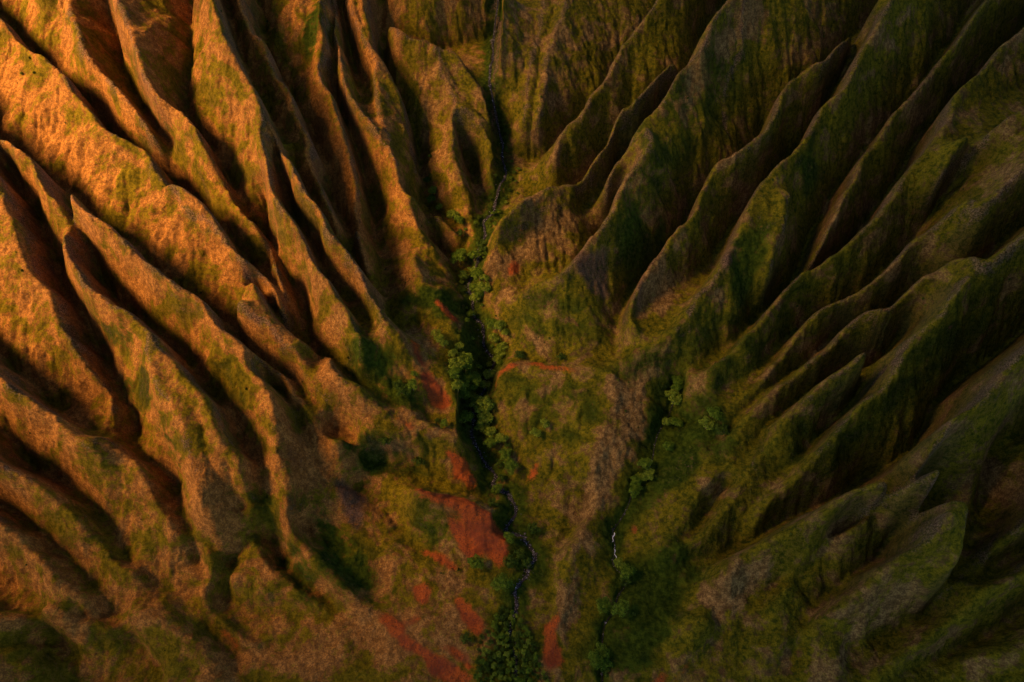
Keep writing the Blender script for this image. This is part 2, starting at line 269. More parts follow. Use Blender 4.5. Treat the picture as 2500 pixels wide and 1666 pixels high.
# a surface through the crests alone tells how deep a gully may lie below its neighbours
HC = blur(solve(*raster(cl + gl[:2])), 4)
def relief_limit(L, RO=None):
    """how deep a gully may lie: straight down from where it runs, below the crests beside it"""
    out = []
    def hc(x, y): return HC[int(np.clip((y - Y0) / ST, 0, NY - 1)), int(np.clip((x - X0) / ST, 0, NX - 1))]
    for p in L:
        wl = float(np.clip((p[2] - 85) / 40, 0, 1)); d = p - np.array((0, 0, CAM_H)); d = d / -d[2]; z = p[2]
        for _ in range(12): z = .6 * z + .4 * (hc(d[0] * (CAM_H - z), d[1] * (CAM_H - z)) - 7)
        z = p[2] * (1 - wl) + min(max(z, p[2] - 60), p[2] + 40) * wl
        x, y = d[0] * (CAM_H - z), d[1] * (CAM_H - z); R = RO or 40 + 19 * np.clip((x + 100) / 250, 0, 1) - 9 * np.clip((330 - y) / 130, 0, 1) * np.clip((-60 - x) / 60, 0, 1)
        lim = hc(x, y) - R - 90 * np.clip((100 - p[2]) / 40, 0, 1)
        out.append((x, y, max(p[2], lim) * (1 - wl) + lim * wl))
    return np.array(out)
gl = gl[:2] + [relief_limit(L, l[4] if len(l) > 4 else None) for L, l in zip(gl[2:], GULLY[2:])]
H = solve(*raster(cl + gl))
def near(lines, n):
    _, g = raster(lines); D = np.where(g > 0, 0.0, 1e3)
    for _ in range(n):
        p = np.pad(D, 1, mode='edge'); D = np.minimum(D, np.minimum(np.minimum(p[:-2, 1:-1], p[2:, 1:-1]), np.minimum(p[1:-1, :-2], p[1:-1, 2:])) + 1)
        D = np.minimum(D, np.minimum(np.minimum(p[:-2, :-2], p[2:, 2:]), np.minimum(p[2:, :-2], p[:-2, 2:])) + 1.41)
    return D * ST
# steep-sided notches: the flanks bulge outward and plunge near the gully
D = near(gl[2:], 26); DC = near(cl, 22)
H = H + (7 + 5 * fbm(gx, gy, 40, 3, 15)) * np.exp(-DC / 6.0) * np.clip((HC - 50) / 70, .15, 1)
H = H - (13 + 7 * np.clip((gx + 150) / 300, 0, 1) - 5 * np.clip((330 - gy) / 130, 0, 1) * np.clip((-60 - gx) / 60, 0, 1)) * np.exp(-(D / 9.0)) * np.clip((HC - H) / 20, 0, 1) * np.clip((H - 25) / 60, .3, 1)
# no hollow may hold water: fill every pit to its lowest way out
import heapq
def fill(h):
    hl = h.ravel().tolist(); done = bytearray(NX * NY); q = []
    for i in range(NY):
        for j in (range(NX) if i in (0, NY - 1) else (0, NX - 1)): k = i * NX + j; done[k] = 1; q.append((hl[k], k))
    heapq.heapify(q); pop, push = heapq.heappop, heapq.heappush
    while q:
        z, k = pop(q); i, j = divmod(k, NX)
        for n, ok in ((k - 1, j > 0), (k + 1, j < NX - 1), (k - NX, i > 0), (k + NX, i < NY - 1)):
            if ok and not done[n]:
                done[n] = 1
                if hl[n] <= z: hl[n] = z + .02
                push(q, (hl[n], n))
    return np.array(hl).reshape(h.shape)
H = fill(H)
# round the crests and keep the gullies sharp
B1 = blur(H, 1.2); H = blur(np.where(B1 < H, B1, H * .75 + B1 * .25), .6)
def slope(h, st): a, b = np.gradient(h, st); return np.hypot(a, b)
S0 = slope(blur(H, 3), ST)
H = H + np.clip(S0, .55, 1.2) * (fbm(gx, gy, 60, 4, 3) * 14 + fbm(gx, gy, 16, 3, 8) * 6 + (ridged(gx, gy, 24, 3, 17) - .6) * 6 * np.clip((-20 - gx) / 80, 0, 1) * np.clip((300 - gy) / 120, 0, 1) + (ridged(gx + 14 * fbm(gx, gy, 50, 2, 5), gy + 14 * fbm(gx, gy, 50, 2, 6), 30, 3, 11) - .6) * 8)
# rain: water gathers downhill and cuts rills into the flanks
def flow(h):
    p = np.pad(h, 1, mode='edge'); best = np.zeros(h.shape); rec = np.arange(h.size).reshape(h.shape).copy(); idx = rec.copy()
    for di in (-1, 0, 1):
        for dj in (-1, 0, 1):
            if di or dj:
                nb = p[1 + di:1 + di + NY, 1 + dj:1 + dj + NX]; s = (h - nb) / (ST * math.hypot(di, dj))
                ii = np.clip(np.arange(NY)[:, None] + di, 0, NY - 1) * NX + np.clip(np.arange(NX)[None] + dj, 0, NX - 1)
                t = s > best; best = np.where(t, s, best); rec = np.where(t, ii, rec)
    order = np.argsort(-h, axis=None).tolist(); r = rec.ravel().tolist(); ac = [1.0] * h.size
    for k in order:
        q = r[k]
        if q != k: ac[q] += ac[k]
    return np.array(ac).reshape(h.shape), best
H = H + fbm(gx, gy, 7, 2, 40) * .8
for it in range(5):
    ac, sl_ = flow(H)
    H = H - np.minimum(.13 * np.sqrt(np.minimum(ac, 900)) * np.minimum(sl_, .9), 1.1)
    H = blur(H, .55)
    H = H + fbm(gx, gy, 9, 2, 60 + it) * .15
FLOWA, _ = flow(H)
WET = blur(np.log1p(FLOWA), 1.2)
CURV = blur(H, 9) - H                        # positive in hollows
# refine
def up2(a):
    o = np.zeros((a.shape[0] * 2 - 1, a.shape[1] * 2 - 1)); o[::2, ::2] = a
    p = np.pad(a, ((1, 1), (0, 0)), mode='edge'); mid = (-p[:-3] + 9 * p[1:-2] + 9 * p[2:-1] - p[3:]) / 16
    o[1::2, ::2] = mid; p = np.pad(o[:, ::2], ((0, 0), (1, 1)), mode='edge')
    o[:, 1::2] = (-p[:, :-3] + 9 * p[:, 1:-2] + 9 * p[:, 2:-1] - p[:, 3:]) / 16; return o
HF = up2(H); SF = ST / 2; WETF = up2(WET); CRF = up2(np.exp(-DC / 4.0) * np.clip((HC - 75) / 60, 0, 1)); CURF = up2(CURV)
fy_, fx_ = HF.shape; fx, fy = np.meshgrid(X0 + SF * np.arange(fx_), Y0 + SF * np.arange(fy_))
SL = slope(blur(HF, 2), SF)
TUFT = fbm(fx, fy, 3.6, 3, 80, .6)
HF = HF + TUFT * 2.0 + fbm(fx, fy, 12, 3, 90) * 1.6 * np.clip(SL, .1, 1.2) + (ridged(fx + 5 * fbm(fx, fy, 15, 2, 92), fy, 9, 3, 95) - .6) * 2.6 * np.clip(SL, .2, 1.0)

def ground(x, y):
    u = (x - X0) / SF; v = (y - Y0) / SF; i = np.clip(np.floor(v).astype(int), 0, fy_ - 2); j = np.clip(np.floor(u).astype(int), 0, fx_ - 2)
    a = u - j; b = v - i
    return (HF[i, j] * (1 - a) + HF[i, j + 1] * a) * (1 - b) + (HF[i + 1, j] * (1 - a) + HF[i + 1, j + 1] * a) * b
def hit(px, py, lift=0.0):
    """where the sight line through a measured point meets the terrain"""
    d = ray(px, py); t = np.arange(120, 1500, 1.0); P = d[None] * t[:, None]; z = CAM_H + P[:, 2] - lift
    inside = (P[:, 0] > X0) & (P[:, 0] < X1) & (P[:, 1] > Y0) & (P[:, 1] < Y1)
    g = ground(P[:, 0], P[:, 1]); k = np.where(inside & (z <= g))[0]
    if len(k) == 0: return None
    k = k[0]; return float(P[k, 0]), float(P[k, 1]), float(g[k])
def hitpoly(pts):
    o = []
    for p in pts:
        q = hit(*p)
        if q: o.append(q[:2])
    return np.array(o)
def inpoly(P, x, y):
    r = np.zeros(x.shape, bool); n = len(P)
    for i in range(n):
        ax, ay = P[i]; bx, by = P[(i + 1) % n]
        if ay == by: continue
        r ^= ((ay > y) != (by > y)) & (x < (bx - ax) * (y - ay) / (by - ay) + ax)
    return r
def patch_mask(polys, warp=6.0, soft=2.0):
    m = np.zeros(fx.shape)
    for P in polys:
        P = hitpoly(P)
        if len(P) < 3: continue
        lo = P.min(0) - 25; hi = P.max(0) + 25
        j0, j1 = [int(np.clip((v - X0) / SF, 0, fx_)) for v in (lo[0], hi[0])]; i0, i1 = [int(np.clip((v - Y0) / SF, 0, fy_)) for v in (lo[1], hi[1])]
        xs, ys = fx[i0:i1, j0:j1], fy[i0:i1, j0:j1]
        q = inpoly(P, xs + warp * fbm(xs, ys, 14, 4, 21), ys + warp * fbm(xs, ys, 14, 4, 22)).astype(float)
        m[i0:i1, j0:j1] = np.maximum(m[i0:i1, j0:j1], blur(q, soft))
    return m
#PATCHES
RED = [
 [(968,835),(992,850),(1006,872),(1028,900),(1038,925),(1024,942),(996,936),(980,908),(972,880),(960,855)],
 [(940,780),(960,790),(985,840),(970,850),(950,820)],
 [(998,680),(1015,695),(1035,715),(1060,745),(1045,742),(1020,722),(1000,705)],
 [(1022,1032),(1045,1040),(1080,1062),(1075,1075),(1100,1100),(1085,1120),(1060,1110),(1040,1090),(1045,1070),(1025,1050)],
 [(944,1110),(985,1130),(1040,1137),(1080,1150),(1130,1180),(1165,1225),(1168,1262),(1150,1300),(1125,1280),(1105,1270),(1085,1293),(1062,1268),(1035,1240),(1018,1185),(1040,1200),(1068,1208),(1050,1175),(1010,1160),(965,1145)],
 [(1205,1120),(1225,1070),(1237,1060),(1232,1100),(1195,1120)],
 [(958,1262),(985,1270),(1020,1275),(1060,1305),(1030,1310),(975,1285)],
 [(1040,1365),(1075,1382),(1105,1405),(1118,1440),(1095,1462),(1060,1432),(1045,1400)],
 [(865,1400),(900,1415),(920,1435),(960,1415),(965,1425),(930,1450),(990,1490),(1060,1540),(1100,1575),(1010,1575),(960,1520),(900,1470)],
 [(995,1470),(1040,1475),(1080,1510),(1098,1535),(1080,1545),(1040,1515)],
 [(945,1345),(970,1340),(990,1365),(980,1390),(955,1385)],
 [(1255,1450),(1280,1400),(1280,1470),(1290,1530),(1260,1545),(1245,1520)],
 [(1440,1225),(1466,1200),(1464,1235)],
 [(1135,875),(1170,838),(1230,834),(1290,840),(1340,852),(1330,862),(1280,850),(1200,845),(1165,855),(1140,885)],
 [(1170,620),(1190,600),(1195,625),(1165,645)],
 [(1165,575),(1215,515),(1200,545),(1175,570)],
 [(1500,1568),(1530,1540),(1545,1550),(1520,1580),(1440,1580)],
 [(1545,1568),(1570,1545),(1580,1515),(1590,1520),(1580,1555),(1560,1580)],
 [(505,1440),(525,1470),(560,1500),(540,1500),(510,1470)],
 [(895,960),(960,975),(950,985),(910,972)],
]
ROCK = [
 [(1310,600),(1345,590),(1380,560),(1400,530),(1395,600),(1400,680),(1385,690),(1340,640),(1300,620)],
 [(260,960),(295,940),(310,945),(290,985),(265,1000)], [(1720,320),(1750,315),(1790,330),(1800,345),(1770,355),(1740,340)],
 [(1640,590),(1670,560),(1680,610),(1650,650)], [(775,1090),(800,1100),(850,1150),(830,1200),(805,1220),(790,1170)],
 [(1450,680),(1475,640),(1480,700),(1470,745),(1452,730)],
]
PALE = [
 [(1400,860),(1440,850),(1490,900),(1500,990),(1450,1060),(1400,1100),(1370,1180),(1340,1160),(1370,1040),(1395,950)], [(1530,780),(1575,755),(1520,840),(1450,880),(1415,850)],
 [(1345,1185),(1365,1200),(1350,1280),(1305,1310),(1320,1240)], [(1310,1320),(1345,1330),(1310,1400),(1300,1450),(1250,1460),(1280,1380)],
 [(1660,1330),(1760,1280),(1790,1330),(1700,1370),(1640,1450),(1630,1400)], [(1460,660),(1530,600),(1560,680),(1500,730),(1465,745)],
 [(1120,600),(1300,480),(1330,500),(1180,640),(1120,640)], [(640,960),(735,1010),(745,1070),(700,1220),(655,1220)], [(420,1000),(500,1060),(550,1190),(480,1190),(430,1080)],
 [(720,860),(830,900),(960,960),(860,960),(760,910)], [(1740,10),(1600,120),(1500,250),(1560,260),(1660,140),(1780,20)],
 [(700,200),(780,330),(850,560),(800,500),(740,380),(715,290)], [(1060,450),(1085,500),(1085,590),(1070,560)], [(870,1420),(800,1400),(850,1500),(900,1568)],
]
GREEN = [
 [(880,700),(1080,660),(1075,760),(1000,740),(940,720)], [(820,740),(880,760),(930,860),(1000,960),(880,930),(780,850)],
 [(1100,990),(1180,1150),(1240,1260),(1180,1400),(1140,1200),(1110,1080)],
 [(1520,880),(1680,960),(1740,1040),(1600,1060),(1500,1200),(1440,1300),(1440,1120)],
 [(1400,1280),(1650,1250),(1600,1350),(1500,1568),(1340,1568)],
 [(700,1150),(780,1200),(860,1290),(950,1400),(850,1380),(700,1260)],
 [(900,1180),(1000,1170),(1050,1250),(960,1260)],
 [(750,1000),(900,1000),(1020,1060),(950,1100),(800,1080)],
 [(570,1060),(620,1050),(640,1220),(700,1280),(820,1400),(640,1350),(580,1200)],
 [(1440,430),(1480,440),(1500,560),(1480,640),(1420,640),(1410,520)],
 [(1490,480),(1560,500),(1550,560),(1500,540)],
 [(570,20),(640,20),(650,130),(600,70)], [(690,0),(740,0),(735,150),(690,120)],
 [(240,880),(300,930),(270,950),(245,920)],
 [(1060,620),(1120,640),(1130,760),(1150,830),(1130,1000),(1060,960),(1030,850)],
 [(1700,520),(1790,480),(1770,620),(1690,700),(1660,620)],
 [(1850,330),(1900,300),(1870,440),(1830,460),(1800,480)],
 [(1120,1400),(1230,1420),(1260,1568),(1100,1568)],
]
MEADOW = [[(420,670),(500,760),(600,890),(620,1000),(560,960),(480,820)], [(180,650),(230,690),(340,780),(360,880),(430,1050),(470,1190),(400,1080),(300,960),(220,780)], [(1130,870),(1350,860),(1400,900),(1360,1030),(1250,1010),(1180,1030),(1130,960)], [(1150,720),(1400,690),(1420,800),(1200,820)], [(1330,860),(1900,560),(2000,600),(1640,980)], [(1700,1050),(2200,650),(2353,640),(2353,760),(1900,1150)], [(1400,300),(1700,60),(1750,250),(1600,400),(1450,560)]]
MR, MK, MG = patch_mask(RED, 9, 2.6), patch_mask(ROCK, 16, 3.5), np.maximum(patch_mask(GREEN, 34, 9), .55 * patch_mask(MEADOW, 34, 9))
MP = patch_mask(PALE, 22, 4)
#ENDPATCHES

# ------------------------------------------------------------------ stream beds cut into the terrain
def course(pts, h0, h1, hm=None):
    L = smooth_line(pts, h0, h1, hm)
    P = [L[0]]
    for a, b in zip(L[:-1], L[1:]):
        n = max(1, int(np.hypot(*(b - a)[:2]) / 2.0))
        for k in range(1, n + 1): P.append(a + (b - a) * k / n)
    P = np.array(P)
    P[:, 0] += 5 * (np.vectorize(lambda t: math.sin(t))(np.arange(len(P)) * .23)) * .35 + 3.0 * fbm(P[:, 1], P[:, 0] * 0, 13, 3, 33)
    z = ground(P[:, 0], P[:, 1]); k = np.ones(9) / 9; z = np.convolve(np.pad(z, 4, mode='edge'), k, 'valid')
    P[:, 2] = np.minimum.accumulate(z) - .6
    return P
C1 = course(STREAM, 150, 0, 46); C2 = course(STREAM2, 56, 4)
for P_, rad in ((C1, 15.0), (C2, 12.0)):         # lush growth along the water
    for x, y, z in P_[::4]:
        j0, j1 = int((x - 40 - X0) / SF), int((x + 40 - X0) / SF); i0, i1 = int((y - 40 - Y0) / SF), int((y + 40 - Y0) / SF)
        if j0 < 0 or i0 < 0 or j1 >= fx_ or i1 >= fy_: continue
        d = np.hypot(fx[i0:i1, j0:j1] - x, fy[i0:i1, j0:j1] - y); MG[i0:i1, j0:j1] = np.maximum(MG[i0:i1, j0:j1], .95 * np.exp(-(d / rad) ** 2))
def carve(P, wd):
    for x, y, z in P:
        r = wd * 3.2; j0, j1 = int((x - r - X0) / SF), int((x + r - X0) / SF) + 2; i0, i1 = int((y - r - Y0) / SF), int((y + r - Y0) / SF) + 2
        if j0 < 0 or i0 < 0 or j1 >= fx_ or i1 >= fy_: continue
        d = np.hypot(fx[i0:i1, j0:j1] - x, fy[i0:i1, j0:j1] - y)
        cap = z - .5 + np.clip(d - wd * .55, 0, None) * 1.1
        HF[i0:i1, j0:j1] = np.minimum(HF[i0:i1, j0:j1], cap)
carve(C1, 3.0); carve(C2, 1.6)
def tag(o, label=None, cat=None, group=None, kind=None):
    if label: o['label'] = label
    if cat: o['category'] = cat
    if group: o['group'] = group
    if kind: o['kind'] = kind
    return o
def mesh_obj(name, V, Fc, mat, parent=None, smooth=False):
    me = bpy.data.meshes.new(name); me.from_pydata([tuple(v) for v in V], [], Fc); me.update()
    if smooth: me.polygons.foreach_set('use_smooth', np.ones(len(me.polygons), bool))
    o = bpy.data.objects.new(name, me); C.objects.link(o)
    if mat: me.materials.append(mat)
    if parent: o.parent = parent
    return o

# ------------------------------------------------------------------ materials
class NB:
    def __init__(s, name):
        s.m = bpy.data.materials.new(name); s.m.use_nodes = True; s.t = s.m.node_tree; s.n = s.t.nodes
        s.b = s.n['Principled BSDF']; s.b.inputs['Roughness'].default_value = .9
        s.b.inputs['Specular IOR Level'].default_value = .12
    def L(s, a, b): s.t.links.new(a, b)
    def val(s, x, inp):
        if isinstance(x, (int, float)): inp.default_value = x
        elif isinstance(x, tuple): inp.default_value = x + ((1.0,) if len(x) == 3 and len(inp.default_value) == 4 else ())
        else: s.L(x, inp)
    def attr(s, n):
        a = s.n.new('ShaderNodeAttribute'); a.attribute_name = n; return a.outputs['Fac']
    def pos(s): return s.n.new('ShaderNodeNewGeometry').outputs['Position']
    def noise(s, vec, sc, det=4, rough=.55, dist=0):
        a = s.n.new('ShaderNodeTexNoise'); s.L(vec, a.inputs['Vector']); a.inputs['Scale'].default_value = sc
        a.inputs['Detail'].default_value = det; a.inputs['Roughness'].default_value = rough; a.inputs['Distortion'].default_value = dist
        return a.outputs['Fac']
    def math(s, op, a, b=0.0, clamp=False):
        k = s.n.new('ShaderNodeMath'); k.operation = op; k.use_clamp = clamp; s.val(a, k.inputs[0]); s.val(b, k.inputs[1]); return k.outputs[0]
    def ramp(s, a, lo, hi):
        k = s.n.new('ShaderNodeMapRange'); k.interpolation_type = 'SMOOTHSTEP'; s.val(a, k.inputs['Value'])
        k.inputs['From Min'].default_value = lo; k.inputs['From Max'].default_value = hi; return k.outputs['Result']
    def mix(s, f, a, b, mode='MIX'):
        k = s.n.new('ShaderNodeMix'); k.data_type = 'RGBA'; k.blend_type = mode
        s.val(f, k.inputs['Factor']); s.val(a, k.inputs['A'] if 0 else k.inputs[6]); s.val(b, k.inputs[7]); return k.outputs[2]
def terrain_material():
    m = NB('ground_cover'); p = m.pos()
    red, rock, green, wet, slope_, hollow = [m.attr(a) for a in ('red_soil', 'bare_rock', 'lush', 'wet', 'steep', 'hollow')]
    nL = m.noise(p, .012, 4, .6, .4); nM = m.noise(p, .05, 5, .62, .6); nS = m.noise(p, .28, 5, .65); nF = m.noise(p, .9, 3, .7)
    west_tone = m.attr('west_tone')
    # straw grass, more orange toward the west, browner and darker toward the east
    straw = m.mix(m.ramp(nS, .36, .66), m.mix(m.ramp(west_tone, .42, .8), (.13, .078, .022), (.25, .108, .020)), m.mix(m.ramp(west_tone, .42, .8), (.36, .225, .075), (.52, .235, .052)))
    straw = m.mix(m.ramp(nF, .40, .60), m.mix(.6, straw, (.075, .036, .018)), straw)
    olive_lo, olive_hi = m.mix(m.ramp(west_tone, .4, .75), (.040, .052, .004), (.070, .062, .004)), m.mix(m.ramp(west_tone, .4, .75), (.180, .145, .008), (.21, .150, .008))
    olive = m.mix(m.math('MULTIPLY', m.ramp(nS, .33, .62), m.ramp(nF, .25, .55)), olive_lo, olive_hi)
    lush = m.mix(m.ramp(nS, .35, .65), (.018, .034, .003), (.052, .078, .006))
    g = m.math('ADD', m.math('MULTIPLY', green, .34), m.math('MULTIPLY', m.ramp(nM, .3, .7), .9))
    g = m.math('ADD', g, m.math('MULTIPLY', m.ramp(wet, 2.0, 6.0), .30)); g = m.math('ADD', g, m.math('MULTIPLY', nL, .7))
    g = m.math('SUBTRACT', g, m.math('SUBTRACT', m.math('MULTIPLY', west_tone, .40), .13)); g = m.math('ADD', g, m.math('MULTIPLY', m.math('SUBTRACT', nS, .5), 1.7)); g = m.math('ADD', g, m.math('MULTIPLY', m.math('SUBTRACT', m.noise(p, .024, 6, .62, 1.2), .5), 3.0))
    g = m.math('SUBTRACT', g, m.math('MULTIPLY', m.attr('pale'), .8))
    col = m.mix(m.ramp(g, .40, .95), straw, olive)
    lg = m.math('ADD', m.math('MULTIPLY', green, 1.0), m.math('MULTIPLY', m.ramp(wet, 3.0, 8.0), .25))
    lg = m.math('ADD', lg, m.math('MULTIPLY', m.math('SUBTRACT', nM, .5), 1.6)); lg = m.math('ADD', lg, m.math('MULTIPLY', m.math('SUBTRACT', nS, .5), .7))
    col = m.mix(m.ramp(lg, .30, .85), col, lush)
    # brown, purple earth showing between the tufts on steep ground
    e = m.math('ADD', m.math('MULTIPLY', m.math('MINIMUM', slope_, 1.6), .12), m.math('MULTIPLY', nS, .8)); e = m.math('ADD', e, m.math('MULTIPLY', nF, .55))
    e = m.math('ADD', e, m.math('MULTIPLY', nM, .75))
    col = m.mix(m.math('MULTIPLY', m.ramp(e, 1.28, 1.62), .85), col, m.mix(m.ramp(nF, .4, .6), (.050, .024, .016), (.14, .070, .042)))
    rk = m.math('ADD', rock, m.math('MULTIPLY', m.math('SUBTRACT', nS, .5), 1.1))
    rk = m.math('MAXIMUM', m.math('MULTIPLY', m.ramp(rk, .35, .95), .8), m.math('MULTIPLY', m.ramp(slope_, 3.0, 4.5), .3))
    rcol = m.mix(m.ramp(nF, .30, .75), (.050, .026, .020), (.16, .095, .070)); rcol = m.mix(m.ramp(nF, .68, .78), rcol, (.26, .19, .17))
    col = m.mix(m.math('MULTIPLY', rk, m.ramp(nS, .3, .5)), col, rcol)
    cr = m.math('ADD', m.math('MULTIPLY', m.attr('crest'), .40), m.math('ADD', m.math('MULTIPLY', nM, 1.1), m.math('MULTIPLY', m.noise(p, .6, 4, .75), .8)))
    col = m.mix(m.math('MULTIPLY', m.ramp(cr, 1.16, 1.36), .6), col, m.mix(m.ramp(nF, .42, .64), (.055, .030, .022), (.30, .19, .13)))
    rd = m.math('ADD', m.math('MULTIPLY', red, 1.1), m.math('ADD', m.math('MULTIPLY', m.math('SUBTRACT', nS, .5), 1.3), m.math('MULTIPLY', m.math('SUBTRACT', nM, .5), 1.2)))
    redc = m.mix(m.ramp(nM, .35, .65), (.19, .042, .016), (.50, .115, .022)); redc = m.mix(m.math('MULTIPLY', m.ramp(m.noise(p, .35, 5, .75, 2.0), .48, .62), .8), redc, (.11, .035, .022))
    col = m.mix(m.math('MULTIPLY', m.ramp(rd, .30, .95), m.ramp(nF, .2, .45)), col, redc)
    m.L(col, m.b.inputs['Base Color'])
    st = m.n.new('ShaderNodeMapping'); m.L(p, st.inputs['Vector']); st.inputs['Scale'].default_value = (1, 1, .9)
    h = m.math('ADD', m.math('MULTIPLY', m.noise(st.outputs[0], .55, 5, .72), 1.0), m.math('MULTIPLY', m.noise(st.outputs[0], 1.6, 2, .6), .3))
    b = m.n.new('ShaderNodeBump'); b.inputs['Distance'].default_value = 2.6; m.L(m.math('ADD', .45, m.math('MULTIPLY', m.ramp(nM, .35, .65), .55)), b.inputs['Strength']); m.L(h, b.inputs['Height'])
    m.L(b.outputs[0], m.b.inputs['Normal']); m.b.inputs['Roughness'].default_value = 1; m.b.inputs['Specular IOR Level'].default_value = .05
    return m.m
def simple(name, c0, c1, sc=1.0, rough=.9):
    m = NB(name); col = m.mix(m.ramp(m.noise(m.pos(), sc, 3, .6), .35, .65), c0, c1); m.L(col, m.b.inputs['Base Color']); m.b.inputs['Roughness'].default_value = rough
    return m.m
M_TER = terrain_material()
M_LEAF = simple('leaves', (.045, .095, .006), (.14, .22, .014), .45, .7)
M_LEAFB = simple('pale_leaves', (.09, .15, .010), (.22, .29, .025), .5, .7)
M_LEAFD = simple('dark_leaves', (.022, .050, .004), (.07, .12, .010), .4, .7)
M_BARK = simple('bark', (.10, .07, .05), (.22, .17, .12), 1.5)
M_SHRUB = simple('shrub_leaves', (.025, .040, .004), (.085, .10, .009), .3)
M_STONE = simple('stone', (.03, .025, .03), (.16, .15, .16), 1.1, .8)
def water_material():
    m = NB('water'); p = m.pos(); f = m.ramp(m.noise(p, .9, 4, .7, .5), .60, .66)
    m.L(m.mix(f, (.014, .012, .014), (.75, .75, .8)), m.b.inputs['Base Color']); m.L(m.math('ADD', m.math('MULTIPLY', f, .2), .6), m.b.inputs['Roughness'])
    m.b.inputs['Specular IOR Level'].default_value = .25
    b = m.n.new('ShaderNodeBump'); b.inputs['Distance'].default_value = .4; m.L(m.noise(p, 1.4, 3, .6), b.inputs['Height']); m.L(b.outputs[0], m.b.inputs['Normal'])
    return m.m
M_WATER = water_material()
M_FOAM = simple('white_water', (.45, .47, .52), (.85, .86, .9), 1.2, .4)

# ------------------------------------------------------------------ terrain mesh
def build_terrain():
    n = fx_ * fy_; me = bpy.data.meshes.new('terrain'); me.vertices.add(n)
    co = np.empty((n, 3), np.float32)
    # the ground is pushed about sideways a little too, so cliffs get ledges
    co[:, 0] = (fx + SF * 1.3 * fbm(fx, fy, 4, 2, 101)).ravel(); co[:, 1] = (fy + SF * 1.3 * fbm(fx, fy, 4, 2, 102)).ravel(); co[:, 2] = HF.ravel()
    me.vertices.foreach_set('co', co.ravel())
    idx = np.arange(n).reshape(fy_, fx_); q = np.stack([idx[:-1, :-1], idx[:-1, 1:], idx[1:, 1:], idx[1:, :-1]], -1).reshape(-1, 4)
    nf = len(q); me.loops.add(nf * 4); me.polygons.add(nf); me.loops.foreach_set('vertex_index', q.astype(np.int32).ravel())
    me.polygons.foreach_set('loop_start', np.arange(nf, dtype=np.int32) * 4); me.polygons.foreach_set('use_smooth', np.ones(nf, bool))
    me.update(calc_edges=True)
    west_tone = np.clip(.5 - fx / 620 + .35 * fbm(fx, fy, 120, 3, 70), 0, 1)  # grass tone: orange and paler toward the west, greener and darker toward the east
    for nm, arr in (('red_soil', MR), ('bare_rock', MK), ('lush', MG), ('wet', WETF), ('steep', SL), ('hollow', CURF), ('pale', MP), ('crest', CRF), ('west_tone', west_tone)):
        a = me.attributes.new(nm, 'FLOAT', 'POINT'); a.data.foreach_set('value', arr.astype(np.float32).ravel())
    me.materials.append(M_TER); o = bpy.data.objects.new('terrain', me); C.objects.link(o); o['kind'] = 'structure'; return o
build_terrain()

# ------------------------------------------------------------------ water
def ribbon(name, P, wd, mat, seed):
    V, Fc = [], []; T = np.gradient(P[:, :2], axis=0); T /= np.hypot(T[:, 0], T[:, 1])[:, None] + 1e-9; r = random.Random(seed)
    for k, (p, t) in enumerate(zip(P, T)):
        w_ = wd * (.75 + .5 * math.sin(k * .37 + seed) ** 2 * r.uniform(.6, 1.2))
        for s in (-1, -.35, .35, 1): V.append((p[0] - t[1] * s * w_ / 2, p[1] + t[0] * s * w_ / 2, p[2] + (.06 if abs(s) < .5 else 0) + r.uniform(-.05, .05)))
        if k:
            a = 4 * k
            for s in range(3): Fc.append((a - 4 + s, a - 3 + s, a + 1 + s, a + s))
    return mesh_obj(name, V, Fc, mat, smooth=True)
ribbon('stream', C1, 2.2, M_WATER, 1)['kind'] = 'structure'
ribbon('side_stream', C2, .6, M_WATER, 2)['kind'] = 'structure'
def stones():
    r = random.Random(5); V, Fc = [], []
    base = [(0, 0, 1), (.9, 0, .3), (.28, .85, .3), (-.72, .53, .3), (-.72, -.53, .3), (.28, -.85, .3), (.72, .53, -.4), (-.28, .85, -.4), (-.9, 0, -.4), (-.28, -.85, -.4), (.72, -.53, -.4)]
    tri = [(0, 1, 2), (0, 2, 3), (0, 3, 4), (0, 4, 5), (0, 5, 1), (1, 6, 2), (2, 7, 3), (3, 8, 4), (4, 9, 5), (5, 10, 1), (2, 6, 7), (3, 7, 8), (4, 8, 9), (5, 9, 10), (1, 10, 6)]
    for P, wd, n in ((C1, 1.6, 1100), (C2, .8, 60)):
        for _ in range(n):
            p = P[r.randrange(len(P))]; x, y = p[0] + r.gauss(0, wd), p[1] + r.gauss(0, wd)
            s = min(1.5, .22 * math.exp(r.gauss(.35, .55))); z = max(float(ground(np.float64(x), np.float64(y))), p[2]); b = len(V); a = r.uniform(0, 6.3); ca, sa = math.cos(a), math.sin(a)
            for vx, vy, vz in base:
                k = s * r.uniform(.75, 1.2); V.append((x + (vx * ca - vy * sa) * k * 1.2, y + (vx * sa + vy * ca) * k, z + vz * k * .8))
            Fc += [(a_ + b, b_ + b, c_ + b) for a_, b_, c_ in tri]
    tag(mesh_obj('stream_stones', V, Fc, M_STONE), 'pale and dark stones strewn along both stream beds', 'stones', kind='stuff')
stones()
